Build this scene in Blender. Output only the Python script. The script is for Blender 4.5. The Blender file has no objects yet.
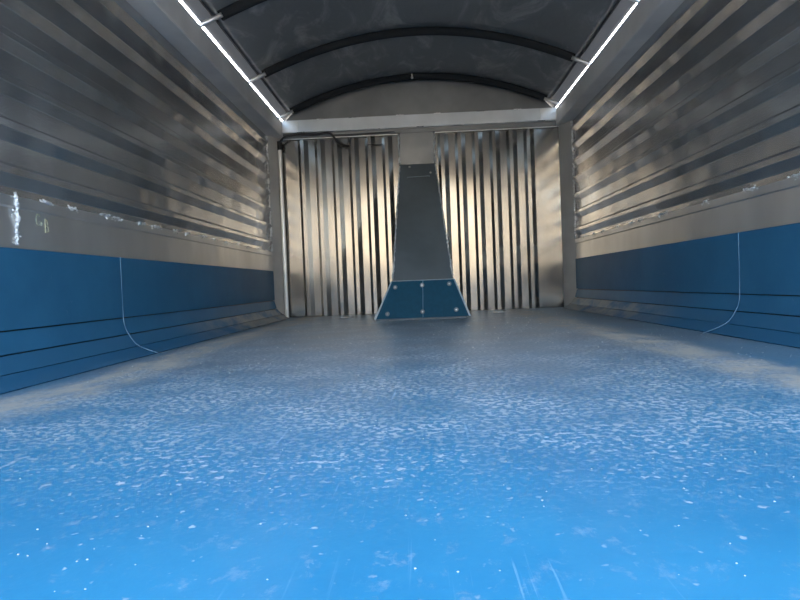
import bpy, bmesh, math, random
from mathutils import Vector, Matrix, noise
random.seed(7)
S = bpy.context.scene
COL = S.collection

# ------------------------------------------------------------------ camera
F = 582.0                                   # focal length in pixels of the 800x600 frame
cam_d = bpy.data.cameras.new('camera'); cam = bpy.data.objects.new('camera', cam_d); COL.objects.link(cam)
cam_d.sensor_fit = 'HORIZONTAL'; cam_d.sensor_width = 36.0; cam_d.lens = 36.0*F/800.0
cam_d.clip_start = 0.02; cam_d.clip_end = 200
Yw = Vector(((420-400)/F, (300-284)/F, -1)).normalized()      # the bed's long axis seen in camera axes
roll = math.radians(2.2)
Zw = Vector((-math.sin(roll), math.cos(roll), 0)); Zw = (Zw - Yw*Zw.dot(Yw)).normalized()
Xw = Yw.cross(Zw)
M = Matrix((Xw, Yw, Zw)).to_4x4()
M.translation = Vector((0, 0, 0.235))
cam.matrix_world = M
S.camera = cam

# ------------------------------------------------------------------ light
w = bpy.data.worlds.new('sky'); S.world = w; w.use_nodes = True
nt = w.node_tree; nt.nodes.clear()
sky = nt.nodes.new('ShaderNodeTexSky'); sky.sky_type = 'NISHITA'; sky.sun_disc = False
sky.sun_elevation = math.radians(42); sky.sun_rotation = math.radians(0)
sky.air_density = 1.2; sky.dust_density = 2.5; sky.ozone_density = 1.0
bg = nt.nodes.new('ShaderNodeBackground'); bg.inputs['Strength'].default_value = 1.0
out = nt.nodes.new('ShaderNodeOutputWorld')
nt.links.new(sky.outputs[0], bg.inputs[0]); nt.links.new(bg.outputs[0], out.inputs[0])
sun_d = bpy.data.lights.new('sun', 'SUN'); sun = bpy.data.objects.new('sun', sun_d); COL.objects.link(sun)
sun_d.energy = 5.0; sun_d.angle = math.radians(0.6); sun_d.color = (1.0, 0.93, 0.82)
sun.rotation_euler = Vector((0.0, -0.75, -0.60)).to_track_quat('-Z', 'Y').to_euler()
S.view_settings.view_transform = 'Standard'; S.view_settings.look = 'None'
S.view_settings.gamma = 1.0; S.view_settings.use_curve_mapping = False
S.view_settings.exposure = 1.0

# ------------------------------------------------------------------ dimensions
XL, XR = -1.18, 1.24          # inner faces of the side walls
YB, YR = 4.76, -0.12          # front bulkhead, tail opening
ZT, ZB = 1.60, 1.465          # top and bottom of the top rails
RL, RR = -1.07, 1.142          # inner faces of the top rails

# ------------------------------------------------------------------ helpers
def tag(o, label=None, cat=None, group=None, kind=None):
    if label: o['label'] = label
    if cat: o['category'] = cat
    if group: o['group'] = group
    if kind: o['kind'] = kind
    return o

def empty(name, loc):
    o = bpy.data.objects.new(name, None); COL.objects.link(o); o.location = loc
    o.empty_display_size = 0.05
    return o

def mesh(name, verts, faces, mat, parent=None, smooth=False, bevel=0.0, recalc=True):
    me = bpy.data.meshes.new(name)
    bm = bmesh.new()
    vs = [bm.verts.new(v) for v in verts]
    for f in faces:
        try: bm.faces.new([vs[i] for i in f])
        except ValueError: pass
    if recalc: bmesh.ops.recalc_face_normals(bm, faces=bm.faces)
    if bevel: bmesh.ops.bevel(bm, geom=list(bm.edges), offset=bevel, segments=2, affect='EDGES', clamp_overlap=True)
    if smooth:
        for f in bm.faces: f.smooth = True
    bm.to_mesh(me); bm.free()
    me.materials.append(mat)
    o = bpy.data.objects.new(name, me); COL.objects.link(o)
    if parent:
        o.parent = parent
        pl = Vector((0, 0, 0)); p = parent
        while p: pl += Vector(p.location); p = p.parent
        o.location = -pl                     # vertices are written in the bed's own metres
    return o

class MB:
    def __init__(s): s.v = []; s.f = []
    def add(s, vs, fs):
        n = len(s.v); s.v += [tuple(v) for v in vs]; s.f += [[i+n for i in f] for f in fs]
    def box(s, x0, x1, y0, y1, z0, z1):
        s.add([(x0,y0,z0),(x1,y0,z0),(x1,y1,z0),(x0,y1,z0),(x0,y0,z1),(x1,y0,z1),(x1,y1,z1),(x0,y1,z1)],
              [(0,3,2,1),(4,5,6,7),(0,1,5,4),(1,2,6,5),(2,3,7,6),(3,0,4,7)])
    def loft(s, rings, closed=True, caps=True):
        n = len(rings[0]); vs = [p for r in rings for p in r]; fs = []
        for i in range(len(rings)-1):
            for j in range(n if closed else n-1):
                k = (j+1) % n
                fs.append((i*n+j, i*n+k, (i+1)*n+k, (i+1)*n+j))
        if caps: fs += [tuple(range(n)), tuple(reversed(range((len(rings)-1)*n, len(rings)*n)))]
        s.add(vs, fs)
    def tube(s, pts, r, n=8):
        pts = [Vector(p) for p in pts]; rings = []
        for i, p in enumerate(pts):
            d = (pts[min(i+1, len(pts)-1)] - pts[max(i-1, 0)]).normalized()
            up = Vector((0,0,1)) if abs(d.z) < 0.9 else Vector((0,1,0))
            a = d.cross(up).normalized(); b = d.cross(a)
            rr = r(i) if callable(r) else r
            rings.append([p + (a*math.cos(t)+b*math.sin(t))*rr for t in [2*math.pi*k/n for k in range(n)]])
        s.loft(rings)
    def build(s, name, mat, parent=None, **k): return mesh(name, s.v, s.f, mat, parent, **k)

def bead(pts, r=0.004, seed=0, step=0.006):
    """a hand laid weld bead along a line of points: overlapping irregular drops"""
    rnd = random.Random(seed); m = MB(); P = []
    pts = [Vector(p) for p in pts]
    for a, b in zip(pts[:-1], pts[1:]):
        n = max(1, int((b-a).length/step))
        P += [a.lerp(b, i/n) for i in range(n)]
    P.append(pts[-1])
    P = [p + Vector((rnd.uniform(-1,1), rnd.uniform(-1,1), rnd.uniform(-1,1)))*r*0.35 for p in P]
    R = [r*rnd.uniform(0.45, 1.25) for _ in P]
    m.tube(P, lambda i: R[i], 6)
    return m

def ball(m, c, r, seg=8, sq=(1,1,1)):
    c = Vector(c); rings = []
    for i in range(1, seg//2+1):
        th = math.pi*i/(seg//2+1)
        rings.append([c+Vector((r*sq[0]*math.sin(th)*math.cos(a), r*sq[1]*math.sin(th)*math.sin(a), r*sq[2]*math.cos(th)))
                      for a in [2*math.pi*k/seg for k in range(seg)]])
    m.loft(rings)

# ------------------------------------------------------------------ materials
def new_mat(name):
    m = bpy.data.materials.new(name); m.use_nodes = True
    t = m.node_tree; b = t.nodes['Principled BSDF']
    return m, t, b
def N(t, kind, **k):
    n = t.nodes.new(kind)
    for a, v in k.items():
        if a in n.inputs.keys(): n.inputs[a].default_value = v
        else: setattr(n, a, v)
    return n
def coords(t, scale=(1,1,1)):
    c = N(t, 'ShaderNodeTexCoord'); mp = N(t, 'ShaderNodeMapping'); mp.inputs['Scale'].default_value = scale
    t.links.new(c.outputs['Object'], mp.inputs[0]); return mp.outputs[0]
def tex(t, scale, detail=4, rough=0.55, sc=(1,1,1), dist=0.0):
    n = N(t, 'ShaderNodeTexNoise'); n.inputs['Scale'].default_value = scale; n.inputs['Detail'].default_value = detail
    n.inputs['Roughness'].default_value = rough; n.inputs['Distortion'].default_value = dist
    t.links.new(coords(t, sc), n.inputs['Vector']); return n.outputs['Fac']
def ramp(t, src, a, b, lo=0.0, hi=1.0):
    n = N(t, 'ShaderNodeMapRange'); n.interpolation_type = 'SMOOTHSTEP'
    t.links.new(src, n.inputs['Value'])
    n.inputs['From Min'].default_value = a; n.inputs['From Max'].default_value = b
    n.inputs['To Min'].default_value = lo; n.inputs['To Max'].default_value = hi
    return n.outputs['Result']
def math2(t, op, a, b=None):
    n = N(t, 'ShaderNodeMath'); n.operation = op
    for i, v in enumerate((a, b)):
        if v is None: continue
        if isinstance(v, (int, float)): n.inputs[i].default_value = v
        else: t.links.new(v, n.inputs[i])
    return n.outputs[0]
def mixc(t, fac, a, b):
    n = N(t, 'ShaderNodeMix'); n.data_type = 'RGBA'
    if isinstance(fac, (int, float)): n.inputs[0].default_value = fac
    else: t.links.new(fac, n.inputs[0])
    for idx, v in ((6, a), (7, b)):
        if isinstance(v, tuple): n.inputs[idx].default_value = (*v, 1) if len(v) == 3 else v
        else: t.links.new(v, n.inputs[idx])
    return n.outputs[2]
def bump(t, b, h, strength, dist=0.01):
    n = N(t, 'ShaderNodeBump'); n.inputs['Strength'].default_value = strength; n.inputs['Distance'].default_value = dist
    t.links.new(h, n.inputs['Height']); t.links.new(n.outputs[0], b.inputs['Normal'])

def metal(name, col, rough, rvar=0.08, wob=0.25, wscale=3.0, metallic=1.0, sc=(1,1,1), scuff=0.0):
    m, t, b = new_mat(name)
    b.inputs['Metallic'].default_value = metallic
    n1 = tex(t, 3, 3, 0.5, sc); n2 = tex(t, 10, 3, 0.5, sc)
    c = mixc(t, ramp(t, n1, 0.35, 0.7), tuple(x*0.82 for x in col), col)
    if scuff:
        n3 = ramp(t, tex(t, 5, 5, 0.6, (1,1,0.5), 0.6), 0.56, 0.80)
        c = mixc(t, math2(t, 'MULTIPLY', n3, scuff), c, tuple(min(1, x*1.35) for x in col))
    t.links.new(c, b.inputs['Base Color'])
    r = ramp(t, n2, 0.3, 0.7, rough-rvar, rough+rvar); t.links.new(r, b.inputs['Roughness'])
    if wob: bump(t, b, tex(t, wscale, 0.5, 0.4, sc), wob, 0.02)
    return m

M_sheet_side = metal('aluminium_sheet_side', (0.60,0.60,0.60), 0.22, 0.0, 0.55, 5.0, metallic=0.87, sc=(0.5,1,0.5), scuff=0.10)
M_sheet_front = metal('aluminium_sheet_front', (0.33,0.315,0.285), 0.17, 0.02, 0.25, 5.0, metallic=0.87, sc=(1,1,0.6))
M_band = metal('aluminium_band', (0.66,0.66,0.65), 0.36, 0.06, 0.12, 5.0, metallic=0.8, sc=(1,1,0.4), scuff=0.3)
M_rail = metal('aluminium_rail', (0.80,0.80,0.79), 0.45, 0.06, 0.05, metallic=0.25)
M_plate = metal('aluminium_plate', (0.25,0.26,0.26), 0.50, 0.06, 0.1)
M_beam = metal('bright_beam', (0.70,0.73,0.74), 0.55, 0.06, 0.1, metallic=0.55)
M_post = metal('post_metal', (0.66,0.65,0.62), 0.5, 0.06, 0.1, metallic=0.6)
M_weld = metal('weld_metal', (0.90,0.90,0.88), 0.32, 0.1, 0.6, 90.0, metallic=0.45)
M_tube = metal('galvanised_tube', (0.80,0.80,0.78), 0.35, 0.05, 0.0, metallic=0.7)
M_plate_dark = metal('slate_steel', (0.17,0.20,0.21), 0.55, 0.08, 0.1, metallic=0.3)
M_bolt = metal('zinc_bolt', (0.70,0.68,0.62), 0.35, 0.08, 0.0)

def plain(name, col, rough=0.6, spec=0.5):
    m, t, b = new_mat(name)
    c = mixc(t, ramp(t, tex(t, 30), 0.3, 0.7), tuple(x*0.85 for x in col), col)
    t.links.new(c, b.inputs['Base Color']); b.inputs['Roughness'].default_value = rough
    return m
M_bow = plain('dark_bow', (0.010,0.012,0.014), 0.9)
M_black = plain('black_rubber', (0.012,0.012,0.014), 0.5)
M_pad = plain('navy_kick_plate', (0.006,0.070,0.120), 0.55)
M_pad.node_tree.nodes['Principled BSDF'].inputs['Specular IOR Level'].default_value = 0.15
M_pad_bolt = plain('dull_bolt', (0.22,0.27,0.28), 0.5)
M_white_caulk = plain('pale_seam', (0.22,0.36,0.48), 0.6)
M_edge = plain('pale_cut_edge', (0.42,0.50,0.52), 0.6)
M_chalk = plain('yellow_chalk', (0.45,0.45,0.30), 0.8)
M_grit = plain('pale_grit', (0.75,0.72,0.66), 0.6)
M_ground = plain('yard_ground', (0.42,0.38,0.32), 0.9)
M_dark_blocker = plain('dark_blocker', (0.05,0.06,0.075), 0.9)
M_warm_reflector = plain('warm_reflector', (0.48,0.415,0.32), 0.9)

# blue polyethylene of the side liners
def liner_mat():
    m, t, b = new_mat('blue_liner')
    c = mixc(t, ramp(t, tex(t, 3, 5, 0.6), 0.3, 0.75), (0.022,0.115,0.215), (0.032,0.15,0.265))
    sc = ramp(t, tex(t, 14, 6, 0.7, (1,1,1), 0.6), 0.62, 0.78)
    c = mixc(t, math2(t, 'MULTIPLY', sc, 0.22), c, (0.30,0.40,0.48))
    t.links.new(c, b.inputs['Base Color']); b.inputs['Roughness'].default_value = 0.5; b.inputs['Specular IOR Level'].default_value = 0.3
    bump(t, b, tex(t, 5, 3), 0.12, 0.01)
    return m
M_liner = liner_mat()
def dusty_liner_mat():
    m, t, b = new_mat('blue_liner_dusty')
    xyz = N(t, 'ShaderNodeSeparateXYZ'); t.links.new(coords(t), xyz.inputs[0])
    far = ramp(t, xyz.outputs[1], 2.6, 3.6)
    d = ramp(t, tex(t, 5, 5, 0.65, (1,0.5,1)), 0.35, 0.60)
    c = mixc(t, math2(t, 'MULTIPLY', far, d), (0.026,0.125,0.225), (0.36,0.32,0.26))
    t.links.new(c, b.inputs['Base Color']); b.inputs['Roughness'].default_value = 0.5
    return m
M_liner_dust = dusty_liner_mat()

def floor_mat():
    m, t, b = new_mat('blue_floor_liner')
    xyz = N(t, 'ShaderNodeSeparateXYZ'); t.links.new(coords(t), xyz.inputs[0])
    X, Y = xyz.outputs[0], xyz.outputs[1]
    base = mixc(t, ramp(t, tex(t, 2.5, 4, 0.6), 0.3, 0.7), (0.024,0.28,0.47), (0.038,0.34,0.54))
    # dried dust freckles, a couple of centimetres across, thick in the middle of the bed
    fr = tex(t, 74, 2, 0.5, (1,1,1), 0.2); frb = tex(t, 115, 2, 0.5, (1,1,1), 0.2)
    fr2 = tex(t, 34, 6, 0.78, (1,0.8,1), 0.3)
    dens = ramp(t, Y, 0.50, 1.0)
    thr = math2(t, 'SUBTRACT', 0.66, math2(t, 'MULTIPLY', dens, 0.172))
    f1 = ramp(t, math2(t, 'SUBTRACT', fr, thr), 0.0, 0.10)
    fb = math2(t, 'MULTIPLY', ramp(t, math2(t, 'SUBTRACT', frb, 0.53), 0.0, 0.10), dens)
    f1 = math2(t, 'MAXIMUM', f1, math2(t, 'MULTIPLY', fb, 0.8))
    f2 = math2(t, 'MULTIPLY', ramp(t, fr2, 0.54, 0.72), 0.5)
    # soft grey tone growing towards the front bulkhead
    far_grey = math2(t, 'MULTIPLY', ramp(t, tex(t, 3.5, 5, 0.6), 0.25, 0.75, 0.7, 1.0), ramp(t, Y, 0.35, 2.3, 0.10, 0.93))
    # drag scratches along the bed
    s1 = math2(t, 'MULTIPLY', ramp(t, tex(t, 1.0, 3, 0.6, (130,3.5,1), 0.0), 0.62, 0.76), 0.6)
    s1 = math2(t, 'MULTIPLY', s1, ramp(t, tex(t, 3, 2), 0.45, 0.6))
    # worn dusty tracks by both sides
    aX = math2(t, 'ABSOLUTE', math2(t, 'SUBTRACT', X, math2(t, 'ADD', -0.06, math2(t, 'MULTIPLY', math2(t, 'SUBTRACT', tex(t, 2.0, 3), 0.5), 0.25))))
    tr = math2(t, 'SUBTRACT', 1.0, ramp(t, math2(t, 'ABSOLUTE', math2(t, 'SUBTRACT', aX, 0.84)), 0.03, 0.15))
    tr = math2(t, 'MULTIPLY', tr, ramp(t, tex(t, 9, 6, 0.7, (1,0.6,1)), 0.36, 0.60, 0.25, 0.95))
    side = ramp(t, aX, 0.86, 0.96, 1.0, 0.25)
    f1 = math2(t, 'MULTIPLY', f1, math2(t, 'MULTIPLY', side, ramp(t, tex(t, 5, 4), 0.35, 0.65, 0.30, 0.85)))
    c = mixc(t, far_grey, base, mixc(t, ramp(t, Y, 1.4, 3.4), (0.22,0.25,0.275), (0.215,0.205,0.185)))
    c = mixc(t, f1, c, (0.66,0.68,0.68))
    c = mixc(t, f2, c, (0.42,0.50,0.56))
    c = mixc(t, s1, c, (0.42,0.62,0.75))
    c = mixc(t, tr, c, (0.62,0.55,0.45))
    t.links.new(c, b.inputs['Base Color'])
    dm = math2(t, 'MAXIMUM', math2(t, 'MAXIMUM', f1, tr), f2)
    t.links.new(ramp(t, dm, 0, 1, 0.34, 0.75), b.inputs['Roughness'])
    bump(t, b, math2(t, 'ADD', math2(t, 'MULTIPLY', fr, 0.3), tex(t, 4, 2)), 0.12, 0.01)
    return m
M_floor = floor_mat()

def tarp_mat():
    m, t, b = new_mat('dark_tarpaulin')
    d = ramp(t, tex(t, 2.2, 6, 0.68, (2.2,1,1), 1.2), 0.48, 0.72)
    c = mixc(t, math2(t, 'MULTIPLY', d, 0.8), (0.15,0.16,0.167), (0.34,0.34,0.33))
    t.links.new(c, b.inputs['Base Color']); b.inputs['Roughness'].default_value = 0.55
    bump(t, b, tex(t, 7, 4, 0.6, (1.5,1,1), 0.8), 0.25, 0.02)
    return m
M_tarp = tarp_mat()
def hem_mat():
    m, t, b = new_mat('tarpaulin_hem')
    b.inputs['Base Color'].default_value = (0.28,0.28,0.28,1); b.inputs['Roughness'].default_value = 0.6  # paler than the sheet: daylight glow at the gap put into the colour
    tr = N(t, 'ShaderNodeBsdfTranslucent'); tr.inputs[0].default_value = (0.18,0.18,0.18,1)
    mx = N(t, 'ShaderNodeMixShader'); mx.inputs[0].default_value = 0.5
    o = t.nodes['Material Output']
    t.links.new(b.outputs[0], mx.inputs[1]); t.links.new(tr.outputs[0], mx.inputs[2]); t.links.new(mx.outputs[0], o.inputs[0])
    return m
M_hem = hem_mat()

# ------------------------------------------------------------------ setting
m = MB(); m.box(-25, 25, -16, 20, -1.30, -1.20)
tag(m.build('floor_yard', M_ground), kind='structure')
m = MB(); m.box(-12, 12, -15.2, -15.0, -1.20, 4.2)  # added unseen wall, gives the metal a warm sunlit reflection
tag(m.build('wall_warm_reflector', M_warm_reflector), kind='structure')
m = MB(); m.box(-12, 12, -13.1, -13.0, -1.20, 0.72)  # added unseen screen, darkens the lower part of the metal's reflections
tag(m.build('wall_dark_blocker', M_dark_blocker), kind='structure')

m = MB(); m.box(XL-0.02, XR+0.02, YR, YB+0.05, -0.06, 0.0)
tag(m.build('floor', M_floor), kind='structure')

ZK0, ZK1 = 0.385, 0.535      # plain band above the liner
def rib_profile(z0, z1, n, depth, crown=0.42, slope=0.16):
    """(z, inward offset) of a ribbed sheet between z0 and z1"""
    p = (z1-z0)/n; out = [(z0, 0.0)]
    for i in range(n):
        a = z0+p*i
        c0 = a + p*(0.5-crown/2)
        out += [(c0-p*slope, 0.0), (c0, depth), (c0+p*crown, depth), (c0+p*crown+p*slope, 0.0)]
    out.append((z1, 0.0)); return out

def side_wall(name, x, s, rx):
    """s = +1 for the left wall (the inside lies towards +x), -1 for the right wall"""
    prof = [(ZK1, 0.0)]; p = (ZB-ZK1)/7
    for i in range(7):
        a = ZK1+p*i
        prof += [(a+0.20*p, 0.0), (a+0.215*p, 0.0015), (a+0.47*p, 0.0155), (a+0.485*p, 0.017), (a+0.63*p, 0.017), (a+0.645*p, 0.0155), (a+0.74*p, 0.0)]
    prof.append((ZB, 0.0))
    ring0 = [(x-s*0.045, 0), (x-s*0.045, ZB)] + [(x+s*d, z) for z, d in reversed(prof)] + [(x, 0.0)]
    ys = [YR + (4.62-YR)*i/14 for i in range(15)]
    m = MB(); m.loft([[(px, y, pz) for px, pz in ring0] for y in ys])
    root = tag(m.build(name, M_sheet_side), kind='structure')
    m = MB(); m.box(*sorted((x-s*0.045, x-s*0.001)), 4.615, YB+0.05, 0, ZB)
    m.build('end_plate', M_post, root)
    # plain kick band with a folded lip
    m = MB()
    ring = [(x+s*0.002, ZK0), (x+s*0.014, ZK0), (x+s*0.014, ZK1-0.035), (x+s*0.019, ZK1-0.030), (x+s*0.019, ZK1), (x+s*0.002, ZK1+0.002)]
    m.loft([[(a, y, c) for a, c in ring] for y in (YR, 4.60)])
    band = m.build('kick_band', M_band, root)
    return root, band

wl, bl = side_wall('wall_left', XL, 1, RL)
wr, br = side_wall('wall_right', XR, -1, RR)

def welds(band, x, s, ylist, seed):
    rnd = random.Random(seed)
    for y in ylist:
        m = MB(); L = rnd.uniform(0.03, 0.06)
        m2 = bead([(x+s*0.020, y-L/2, ZK1+0.002), (x+s*0.020, y, ZK1+0.004*rnd.uniform(-1,1)), (x+s*0.020, y+L/2, ZK1+0.002)], 0.0055, rnd.random(), 0.007)
        m.v, m.f = m2.v, m2.f
        for _ in range(7):
            ball(m, (x+s*0.020, y+rnd.uniform(-L, L), ZK1+rnd.uniform(-0.012, 0.008)), rnd.uniform(0.002, 0.005), 6)
        m.build('weld_tack', M_weld, band, smooth=True)
welds(bl, XL, 1, [1.80, 1.93, 2.13, 2.22, 2.42, 2.56, 2.76, 2.90, 3.12, 3.30, 3.50, 3.72, 3.95, 4.2, 4.42], 3)
welds(br, XR, -1, [1.92, 2.18, 2.52, 2.95, 3.25, 3.38, 3.62, 3.9, 4.1, 4.35], 5)
for (bb, x, s, y) in ((bl, XL, 1, 1.655), (br, XR, -1, 1.885)):
    w1 = bead([(x+s*0.017, y, ZK0+0.005), (x+s*0.017, y+0.004, 0.46), (x+s*0.021, y, ZK1+0.01)], 0.007, 11, 0.007)
    for k in range(14): ball(w1, (x+s*0.018, y+random.uniform(-0.02, 0.02), random.uniform(ZK0+0.005, ZK1+0.02)), random.uniform(0.002, 0.005), 6)
    w1.build('weld_seam', M_weld, bb, smooth=True)
# chalk scrawl on the left band
m = MB()
yc, zc = 1.775, 0.478
def at(u, v): return (XL+0.0155, yc+u, zc+v)
m.tube([at(0.011*math.cos(a)-0.018, 0.017*math.sin(a)) for a in [0.6+5.0*i/12 for i in range(13)]], 0.0011, 5)
m.tube([at(-0.012,-0.004), at(-0.003,-0.006), at(-0.004,-0.016)], 0.0011, 5)
m.tube([at(0.014,0.006), at(0.014,-0.036)], 0.0014, 5)
m.tube([at(0.014,0.006), at(0.026,0.002), at(0.026,-0.011), at(0.015,-0.014), at(0.028,-0.018), at(0.029,-0.032), at(0.014,-0.036)], 0.0012, 5)
m.build('chalk_mark', M_chalk, bl)

# front bulkhead: flat plate with an arched top
def bow_z(x, off=0.0):
    c = (RL+RR)/2; h = (RR-RL)/2; u = (x-c)/h
    return 1.628 + 0.265*(1-abs(u)**2.0) + off
m = MB(); top = [(x, bow_z(x, 0.018)) for x in [RL+(RR-RL)*i/24 for i in range(25)]]
ring = [(XL-0.05, 0.0), (XL-0.05, ZT-0.001), (RL-0.0005, ZT-0.001)] + top[1:-1] + [(RR, ZT-0.001), (XR+0.05, ZT-0.001), (XR+0.05, 0.0)]
m.loft([[(a, y, c) for a, c in ring] for y in (YB+0.025, YB+0.05)])
wf = tag(m.build('wall_front', M_plate), kind='structure')

# ------------------------------------------------------------------ top rails
def rail(name, x_in, x_out, label):
    root = empty(name, ((x_in+x_out)/2, (YR+YB)/2, ZB))
    tag(root, label, 'rail', 'top rails of the side walls')
    a, b = sorted((x_in, x_out))
    m = MB(); m.box(a, b, YR, YB+0.024, ZB+0.001, ZT); m.build('box_section', M_rail, root, bevel=0.004)
    return root
rl = rail('top_rail', RL, XL-0.06, 'grey aluminium box rail capping the left ribbed wall')
rr = rail('top_rail', RR, XR+0.06, 'grey aluminium box rail capping the right ribbed wall')

# front cross beam
fb = empty('cross_beam', (0, YB-0.03, 1.50)); tag(fb, 'pale welded cross beam along the top of the front wall', 'beam')
m = MB(); m.box(RL+0.002, RR-0.002, YB-0.05, YB+0.024, 1.497, 1.597); m.build('beam_box', M_beam, fb, bevel=0.003)
m = MB(); m.box(RL+0.003, RR-0.003, YB-0.022, YB+0.024, 1.462, 1.4965); m.build('lower_flange', M_plate, fb, bevel=0.002)
rnd = random.Random(2)
for i in range(13):
    x = RL+0.12+ (RR-RL-0.24)*i/12 + rnd.uniform(-0.04, 0.04)
    z = 1.597 if i % 2 else 1.497
    bead([(x-0.03, YB-0.051, z), (x+0.03, YB-0.051, z)], 0.0035, i).build('weld_tack', M_plate_dark if i%3==0 else M_weld, fb)
for x in (RL+0.07, RR-0.07):
    m = MB(); m.box(x-0.065, x+0.065, YB-0.058, YB-0.0505, 1.500, 1.588); m.build('gusset', M_tube, fb, bevel=0.002)

# ------------------------------------------------------------------ ribbed front panels
def front_panel(x0, x1, y, label, n, r0, r1):
    root = empty('ribbed_panel', ((x0+x1)/2, y, 0.0)); tag(root, label, 'panel', 'ribbed aluminium panels of the front wall')
    prof = [(x0, 0.0)]; p = (r1-r0)/n
    for i in range(n):
        a = r0+p*i
        prof += [(a+0.08*p, 0.0), (a+0.24*p, 0.015), (a+0.44*p, 0.015), (a+0.70*p, 0.0)]
    prof.append((x1, 0.0))
    m = MB()
    zs = [0.004 + (1.455-0.004)*i/12 for i in range(13)]
    ring = [(a, y-d) for a, d in prof] + [(x1, y+0.022), (x0, y+0.022)]
    m.loft([[(a, b, z) for a, b in ring] for z in zs])
    m.build('ribbed_sheet', M_sheet_front, root)
    m = MB(); m.box(x0, x1, y-0.022, y-0.018, 1.449, 1.456); m.build('top_trim', M_tube, root)
    return root
pl = front_panel(-1.085, -0.132, YB, 'ribbed aluminium front panel left of the slate housing, black cable along its top', 6, -0.965, -0.14)
pr = front_panel(0.165, 1.160, YB, 'ribbed aluminium front panel right of the slate housing', 6, 0.175, 1.005)
# screws and bracket holes on the left panel
for (x, z) in ((-0.655,1.32),(-0.655,1.19),(-0.375,1.33),(-0.375,1.21)):
    m = MB(); ball(m, (x, YB-0.004, z), 0.010, 8, (1,0.5,1)); m.build('screw', M_bolt, pl, smooth=True)
m = MB(); m.tube([(-0.40,YB-0.018,1.36), (-0.38,YB-0.020,1.378), (-0.25,YB-0.020,1.378)], 0.003, 6); m.build('wire_clip', M_black, pl)

# weld lines up the inner edges of both panels, down to the housing
for xx, pp in ((-0.128, pl), (0.160, pr)):
    bead([(xx, YB-0.006, 1.45), (xx, YB-0.006, 1.23)], 0.006, 5).build('weld_seam', M_weld, pp)

# ------------------------------------------------------------------ corner posts
def post(x, s, label, xin):
    root = empty('corner_post', (x, YB, 0)); tag(root, label, 'post', 'corner posts of the front wall')
    n = 6; rings = []
    A = Vector((x+s*0.001, 4.62)); B = Vector((xin, YB-0.003)); m = MB()
    zb = [0.115, 0.075, 0.045, 0.022, 0.006]
    front = [A.lerp(B, i/4) for i in range(5)]
    for i, p in enumerate(front): front[i] = p - Vector((-s*0.0, 0.010*math.sin(math.pi*i/4)))
    vs = []; fs = []
    for i, p in enumerate(front):
        vs += [(p.x, p.y, zb[i]), (p.x, p.y, ZB-0.001), (p.x, YB+0.02, zb[i]), (p.x, YB+0.02, ZB-0.001)]
    for i in range(4):
        a, b = i*4, i*4+4
        fs += [(a, b, b+1, a+1), (a+2, a+3, b+3, b+2), (a, a+2, b+2, b), (a+1, b+1, b+3, a+3)]
    fs += [(0,1,3,2), (16,18,19,17)]
    m.add(vs, fs); m.build('post_plate', M_post, root)
    bead([(x+s*0.012, 4.606, z) for z in (ZK1+0.01, 0.8, 1.1, ZB-0.01)], 0.0085, 8, 0.012).build('weld_seam', M_weld, root)
    return root
post(XL, 1, 'pale grey corner post between left wall and front wall', -1.088)
post(XR, -1, 'pale grey corner post between right wall and front wall', 1.164)
cp = empty('corner_pipe', (-1.086, YB-0.055, 0)); tag(cp, 'slim pale metal pipe standing in the left front corner', 'pipe')
m = MB(); m.tube([(-1.090,YB-0.055,0.002), (-1.090,YB-0.055,0.7), (-1.090,YB-0.055,1.36)], 0.017, 14); m.build('pipe_tube', M_tube, cp, smooth=False)
m = MB(); m.tube([(-1.090,YB-0.055,1.362), (-1.090,YB-0.055,1.43)], 0.021, 12); m.build('pipe_sleeve', M_black, cp)

# black cable strung along the top of the left panel
cb = MB()
pts = [(-1.088,YB-0.072,1.42),(-1.05,YB-0.072,1.455),(-1.00,YB-0.062,1.472),(-0.92,YB-0.058,1.478),(-0.80,YB-0.056,1.474),(-0.70,YB-0.058,1.480),(-0.665,YB-0.055,1.468),
       (-0.63,YB-0.048,1.42),(-0.58,YB-0.044,1.385),(-0.53,YB-0.042,1.372)]
def smooth_pts(p, k=6):
    p = [Vector(q) for q in p]; o = []
    for i in range(len(p)-1):
        a, b, c, d = p[max(i-1,0)], p[i], p[i+1], p[min(i+2,len(p)-1)]
        for j in range(k):
            u = j/k
            o.append(0.5*((2*b)+(c-a)*u+(2*a-5*b+4*c-d)*u*u+(3*b-a-3*c+d)*u**3))
    return o+[p[-1]]
cb.tube(smooth_pts(pts), 0.009, 8)
tag(cb.build('power_cable', M_black, smooth=True), 'black cable looped along the top of the left ribbed panel', 'cable')
cb = MB(); cb.tube(smooth_pts([(-0.66,YB-0.044,1.464),(-0.45,YB-0.042,1.462),(-0.2,YB-0.042,1.468),(-0.155,YB-0.042,1.463)]), 0.004, 6)
tag(cb.build('thin_cable', M_black, smooth=True), 'thin dark cable running on toward the slate housing', 'cable')

# ------------------------------------------------------------------ sloping housing with blue kick plate
dh = empty('ram_housing', (0.02, 4.3, 0)); tag(dh, 'tapered slate grey steel housing leaning against the front wall with a blue base', 'housing')
CX = 0.0
def hx(h, sgn): return CX + sgn*h
Ytop, Ymid, Ybot = YB-0.05, 3.93, 3.86
prof = [(0.0, Ybot, -0.305, 0.305), (0.255, Ymid, -0.185, 0.225), (1.20, Ytop, -0.126, 0.158)]
m = MB(); fr = []; bk = []
for z, y, a, b in prof: fr += [(a, y, z), (b, y, z)]; bk += [(a, YB-0.034, z), (b, YB-0.034, z)]
V = fr+bk
m.add(V, [(0,1,3,2),(2,3,5,4),(6,8,9,7),(8,10,11,9),(0,2,8,6),(2,4,10,8),(1,7,9,3),(3,9,11,5),(4,5,11,10),(0,6,7,1)])
m.build('housing_shell', M_plate_dark, dh)
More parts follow.
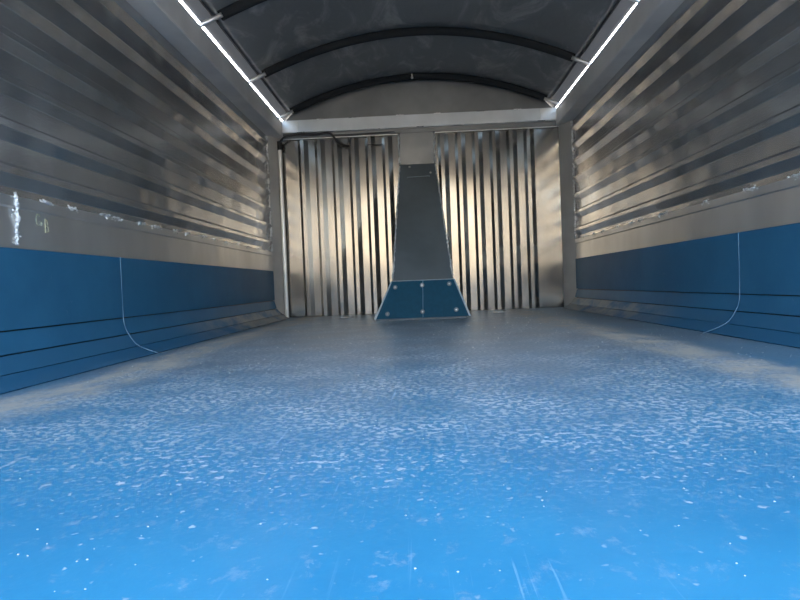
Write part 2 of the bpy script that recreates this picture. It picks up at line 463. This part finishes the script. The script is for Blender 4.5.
# flat strip above it
m = MB(); m.box(-0.120, 0.152, YB-0.012, YB+0.0245, 1.201, 1.461); tag(m.build('flat_plate', M_plate), 'plain grey plate between the ribbed panels, above the slate housing', 'plate')
# edge welds
def onface(u, v, lift=0.004):     # u 0..1 across, v 0..1 up the slate face
    z = 0.255+(1.20-0.255)*v; y = Ymid+(Ytop-Ymid)*v
    a = -0.185+(-0.126+0.185)*v; b = 0.225+(0.158-0.225)*v
    nrm = Vector((0, -(1.20-0.255), (Ytop-Ymid))).normalized()
    return Vector((a+(b-a)*u, y, z)) + nrm*lift
for u in (0.0, 1.0):
    bead([onface(u, v, 0.002) for v in (0.02, 0.3, 0.6, 0.98)], 0.0062, 4+u, 0.014).build('edge_weld', M_weld, dh)
m = MB(); m.tube([onface(0.22,0.86,0.003), onface(0.22,0.86,0.012), onface(0.80,0.865,0.012), onface(0.80,0.865,0.003)], 0.0025, 6)
m.build('wire_handle', M_edge, dh)
for u, v in ((0.84,0.905),(0.28,0.97)):
    m = MB(); ball(m, onface(u, v, 0.003), 0.009, 8); m.build('bolt', M_bolt, dh, smooth=True)
# blue plate screwed over the foot
def onpad(u, v, lift):
    z = 0.012+(0.262-0.012)*v; y = Ybot+(Ymid-Ybot)*v
    a = -0.312+(0.312-0.193)*v; b = 0.328+(0.233-0.328)*v
    return Vector((a+(b-a)*u, y-lift, z))
m = MB(); m.loft([[onpad(0,0,l), onpad(1,0,l), onpad(1,1,l), onpad(0,1,l)] for l in (0.002, 0.014)])
kp = m.build('kick_plate', M_pad, dh, bevel=0.002)
for u in (0.0, 1.0):
    m = MB(); d = 0.018 if u == 0 else -0.018
    q = [onpad(u,0,0.0145), onpad(u,1,0.0145)]
    m.loft([[q[0], q[0]+Vector((d*0.7,0,0)), q[1]+Vector((d*0.5,0,0)), q[1]], [p-Vector((0,0.004,0)) for p in (q[0], q[0]+Vector((d*0.7,0,0)), q[1]+Vector((d*0.5,0,0)), q[1])]])
    m.build('edge_strip', M_edge, kp)
m = MB(); m.tube([onpad(0.02,0.995,0.015), onpad(0.98,0.995,0.015)], 0.003, 6); m.build('top_bead', M_edge, kp)
m = MB(); m.tube([onpad(0.5,0.98,0.0145), onpad(0.505,0.01,0.0145)], 0.0018, 5); m.build('centre_scratch', M_white_caulk, kp)
for u, v in ((0.10,0.83),(0.49,0.86),(0.89,0.87),(0.12,0.13),(0.5,0.16),(0.87,0.18)):
    c = onpad(u, v, 0.016)
    b_ = MB(); b_.tube([c+Vector((0,0.003,0)), c-Vector((0,0.003,0)), c-Vector((0,0.007,0))], lambda i: (0.015,0.015,0.010)[i], 12)
    bo = b_.build('bolt', M_pad_bolt, kp)
    b_ = MB(); b_.tube([c-Vector((0,0.007,0)), c-Vector((0,0.013,0))], 0.006, 6); b_.build('bolt_head', M_weld, bo)

# ------------------------------------------------------------------ blue side liners
FOLD = [(0.012, 0.384), (0.012, 0.148), (0.030, 0.083), (0.068, 0.036), (0.128, 0.004)]
def liner(x, s, y0, y1, label, seam):
    root = empty('side_liner', (x, (y0+y1)/2, 0)); tag(root, label, 'liner', 'blue plastic side liners')
    names = ['upper_sheet', 'fold_strip', 'fold_strip', 'fold_strip']
    for k in range(4):
        (d0, z0), (d1, z1) = FOLD[k], FOLD[k+1]
        v = Vector((d1-d0, z1-z0)); L = v.length; v /= L; n = Vector((-v.y, v.x))   # n points into the bed
        if n.x < 0: n = -n
        g0 = 0.0 if k == 0 else 0.0022; g1 = 0.0022 if k < 2 else 0.0012
        a = Vector((d0, z0))+v*g0; b = Vector((d1, z1))-v*(g1 if k < 3 else 0)
        if k == 0: lift = 0.004
        else: lift = 0.0
        r = [a+n*lift, b+n*lift, b-n*0.008, a-n*0.008]
        m = MB(); ys = [y0, y1]
        m.loft([[(x+s*p.x, y, max(p.y, 0.0005)) for p in r] for y in ys])
        m.build(names[k], M_liner_dust if k >= 2 else M_liner, root)
    m = MB(); bk = [(0.001,0.38),(0.002,0.15),(0.018,0.08),(0.056,0.030),(0.100,0.001),(0.001,0.001)]
    m.loft([[(x+s*a, y, b) for a, b in bk] for y in (y0, y1)]); m.build('backing', M_black, root)
    if seam:
        pts = [(x+s*(d+0.0045), y1+0.000, z+0.001) for d, z in FOLD]
        pts[-1] = (x+s*0.16, y1, 0.002)
        m = MB(); m.tube(smooth_pts(pts, 4), 0.0013, 6); m.build('seam_bead', M_white_caulk, root)
    return root
liner(XL, 1, YR, 2.235, 'blue plastic liner on the left wall, nearer section before the pale seam', True)
liner(XL, 1, 2.2355, 4.612, 'blue plastic liner on the left wall, farther section reaching the corner post', False)
liner(XR, -1, YR, 2.276, 'blue plastic liner on the right wall, nearer section before the pale seam', True)
liner(XR, -1, 2.2765, 4.612, 'blue plastic liner on the right wall, farther section reaching the corner post', False)

# ------------------------------------------------------------------ roof bows and tarpaulin
bows = [4.70, 3.87, 3.03, 2.19, 1.35, 0.51]
BOWLAB = {0: 'curved dark roof bow nearest the front wall, above the pale beam',
          1: 'curved dark roof bow second from the front wall, with pale tube ends',
          2: 'curved dark roof bow third from the front wall, at the top edge of the picture'}
def bow(y, label):
    root = empty('roof_bow', ((RL+RR)/2, y, ZT)); tag(root, label, 'roof bow', 'roof bows carrying the tarpaulin')
    e = 0.085
    m = MB(); xs = [RL+e+(RR-RL-2*e)*i/32 for i in range(33)]
    m.tube([(x, y, bow_z(x)) for x in xs], 0.027, 10); m.build('bow_tube', M_bow, root, smooth=True)
    for x0, s in ((RL-0.01, 1), (RR+0.01, -1)):
        m = MB(); m.tube([(x0, y-0.036, ZT+0.006), (x0+s*0.03, y-0.036, ZT+0.020), (x0+s*0.118, y-0.036, ZT+0.056)], 0.012, 10)
        m.build('end_tube', M_tube, root, smooth=True)
    return root
for i, y in enumerate(bows[:3]): bow(y, BOWLAB[i])

tp = empty('tarpaulin', (0, 2.0, 1.9)); tag(tp, 'dark grey tarpaulin arched over the roof bows', 'tarpaulin')
def tarp_z(x, y):
    c = (RL+RR)/2; h = (RR-RL)/2; u = (x-c)/h
    z = bow_z(x, 0.022)
    d = min(abs(y-b) for b in bows); near = math.exp(-(d/0.10)**2)
    sag = 0.030*(1-near)*(1-abs(u)**3)
    wr = 0.016*noise.noise(Vector((x*1.5+y*0.8, y*2.6, 3.1))) * (1-near) + 0.006*noise.noise(Vector((x*6+y*3, y*5, 9.0)))*(1-near)
    return z - sag + wr*(1-abs(u)**4)
def strip(xs, ys, zf, th=0.003):
    m = MB(); nx, ny = len(xs), len(ys); vs = []
    for k in (0, th):
        for y in ys:
            for x in xs: vs.append((x, y, zf(x, y)+k))
    fs = []
    for k in (0, 1):
        o = k*nx*ny
        for j in range(ny-1):
            for i in range(nx-1):
                q = (o+j*nx+i, o+j*nx+i+1, o+(j+1)*nx+i+1, o+(j+1)*nx+i); fs.append(q if k else q[::-1])
    o = nx*ny
    for j in range(ny-1):
        fs.append((j*nx, (j+1)*nx, o+(j+1)*nx, o+j*nx)); a = j*nx+nx-1; fs.append((a, o+a, o+a+nx, a+nx))
    for i in range(nx-1):
        fs.append((i, o+i, o+i+1, i+1)); a = (ny-1)*nx+i; fs.append((a, a+1, o+a+1, o+a))
    m.add(vs, fs); return m
ys = [YR+(YB+0.08-YR)*i/150 for i in range(151)]
xs = [RL+0.045+(RR-RL-0.09)*i/60 for i in range(61)]
strip(xs, ys, tarp_z).build('tarp_sheet', M_tarp, tp, smooth=True)
for (xe, s, gap) in ((RL, 1, 0.014), (RR, -1, 0.008)):
    xj = xe+s*0.047
    def hz(x, y, xe=xe, s=s, gap=gap, xj=xj):
        u = (x-xe)/(xj-xe)
        ze = ZT+gap+0.004*noise.noise(Vector((y*4, s, 0)))
        return ze*(1-u)+(tarp_z(xj, y)-0.001)*u
    hxs = [xe+(xj-xe)*i/4 for i in range(5)]
    if s < 0: hxs = hxs[::-1]
    strip(hxs, ys, hz).build('tarp_hem', M_hem, tp, smooth=True)
    m = MB(); m.tube([(xj, y, tarp_z(xj, y)-0.006) for y in ys[::3]], 0.003, 6); m.build('hem_cord', M_black, tp)
# small bolt hanging under the front bow
m = MB(); m.tube([(0.0, 4.66, 1.905), (0.0, 4.66, 1.875)], 0.006, 8); ball(m, (0.0, 4.66, 1.872), 0.011, 8)
tag(m.build('hook_bolt', M_weld, smooth=True), 'small bright bolt at the middle of the front roof bow', 'bolt')

# ------------------------------------------------------------------ grit on the floor
rnd = random.Random(21); m = MB()
for _ in range(480):
    y = 0.45 + 3.9*rnd.random()**1.6; x = rnd.uniform(-1.0, 1.05)
    r = rnd.uniform(0.00025, 0.0007)*(1+0.9*y)
    ball(m, (x, y, r*0.5), r, 6, (1.3, 1.0, 0.6))
for _ in range(70):
    s_ = rnd.choice((-1, 1)); y = rnd.uniform(1.6, 2.8); x = 0.03+s_*rnd.uniform(0.86, 1.03); r = rnd.uniform(0.0008, 0.0020)
    ball(m, (x, y, r*0.5), r, 6, (1.3, 1.0, 0.6))
tag(m.build('grit', M_grit), 'scattered pale grit crumbs on the blue floor', 'grit', kind='stuff')
# larger crumbs near the front wall
for i, (x, y, lab) in enumerate(((-0.58, 4.35, 'pale flat crumb on the floor below the left ribbed panel'), (0.56, 4.30, 'pale flat crumb on the floor below the right ribbed panel'))):
    m = MB(); ball(m, (x, y, 0.008), 0.024, 8, (1.6, 1.2, 0.35)); ball(m, (x+0.05, y+0.05, 0.005), 0.014, 6, (1.3,1,0.4))
    tag(m.build('debris_flake', M_grit), lab, 'debris')
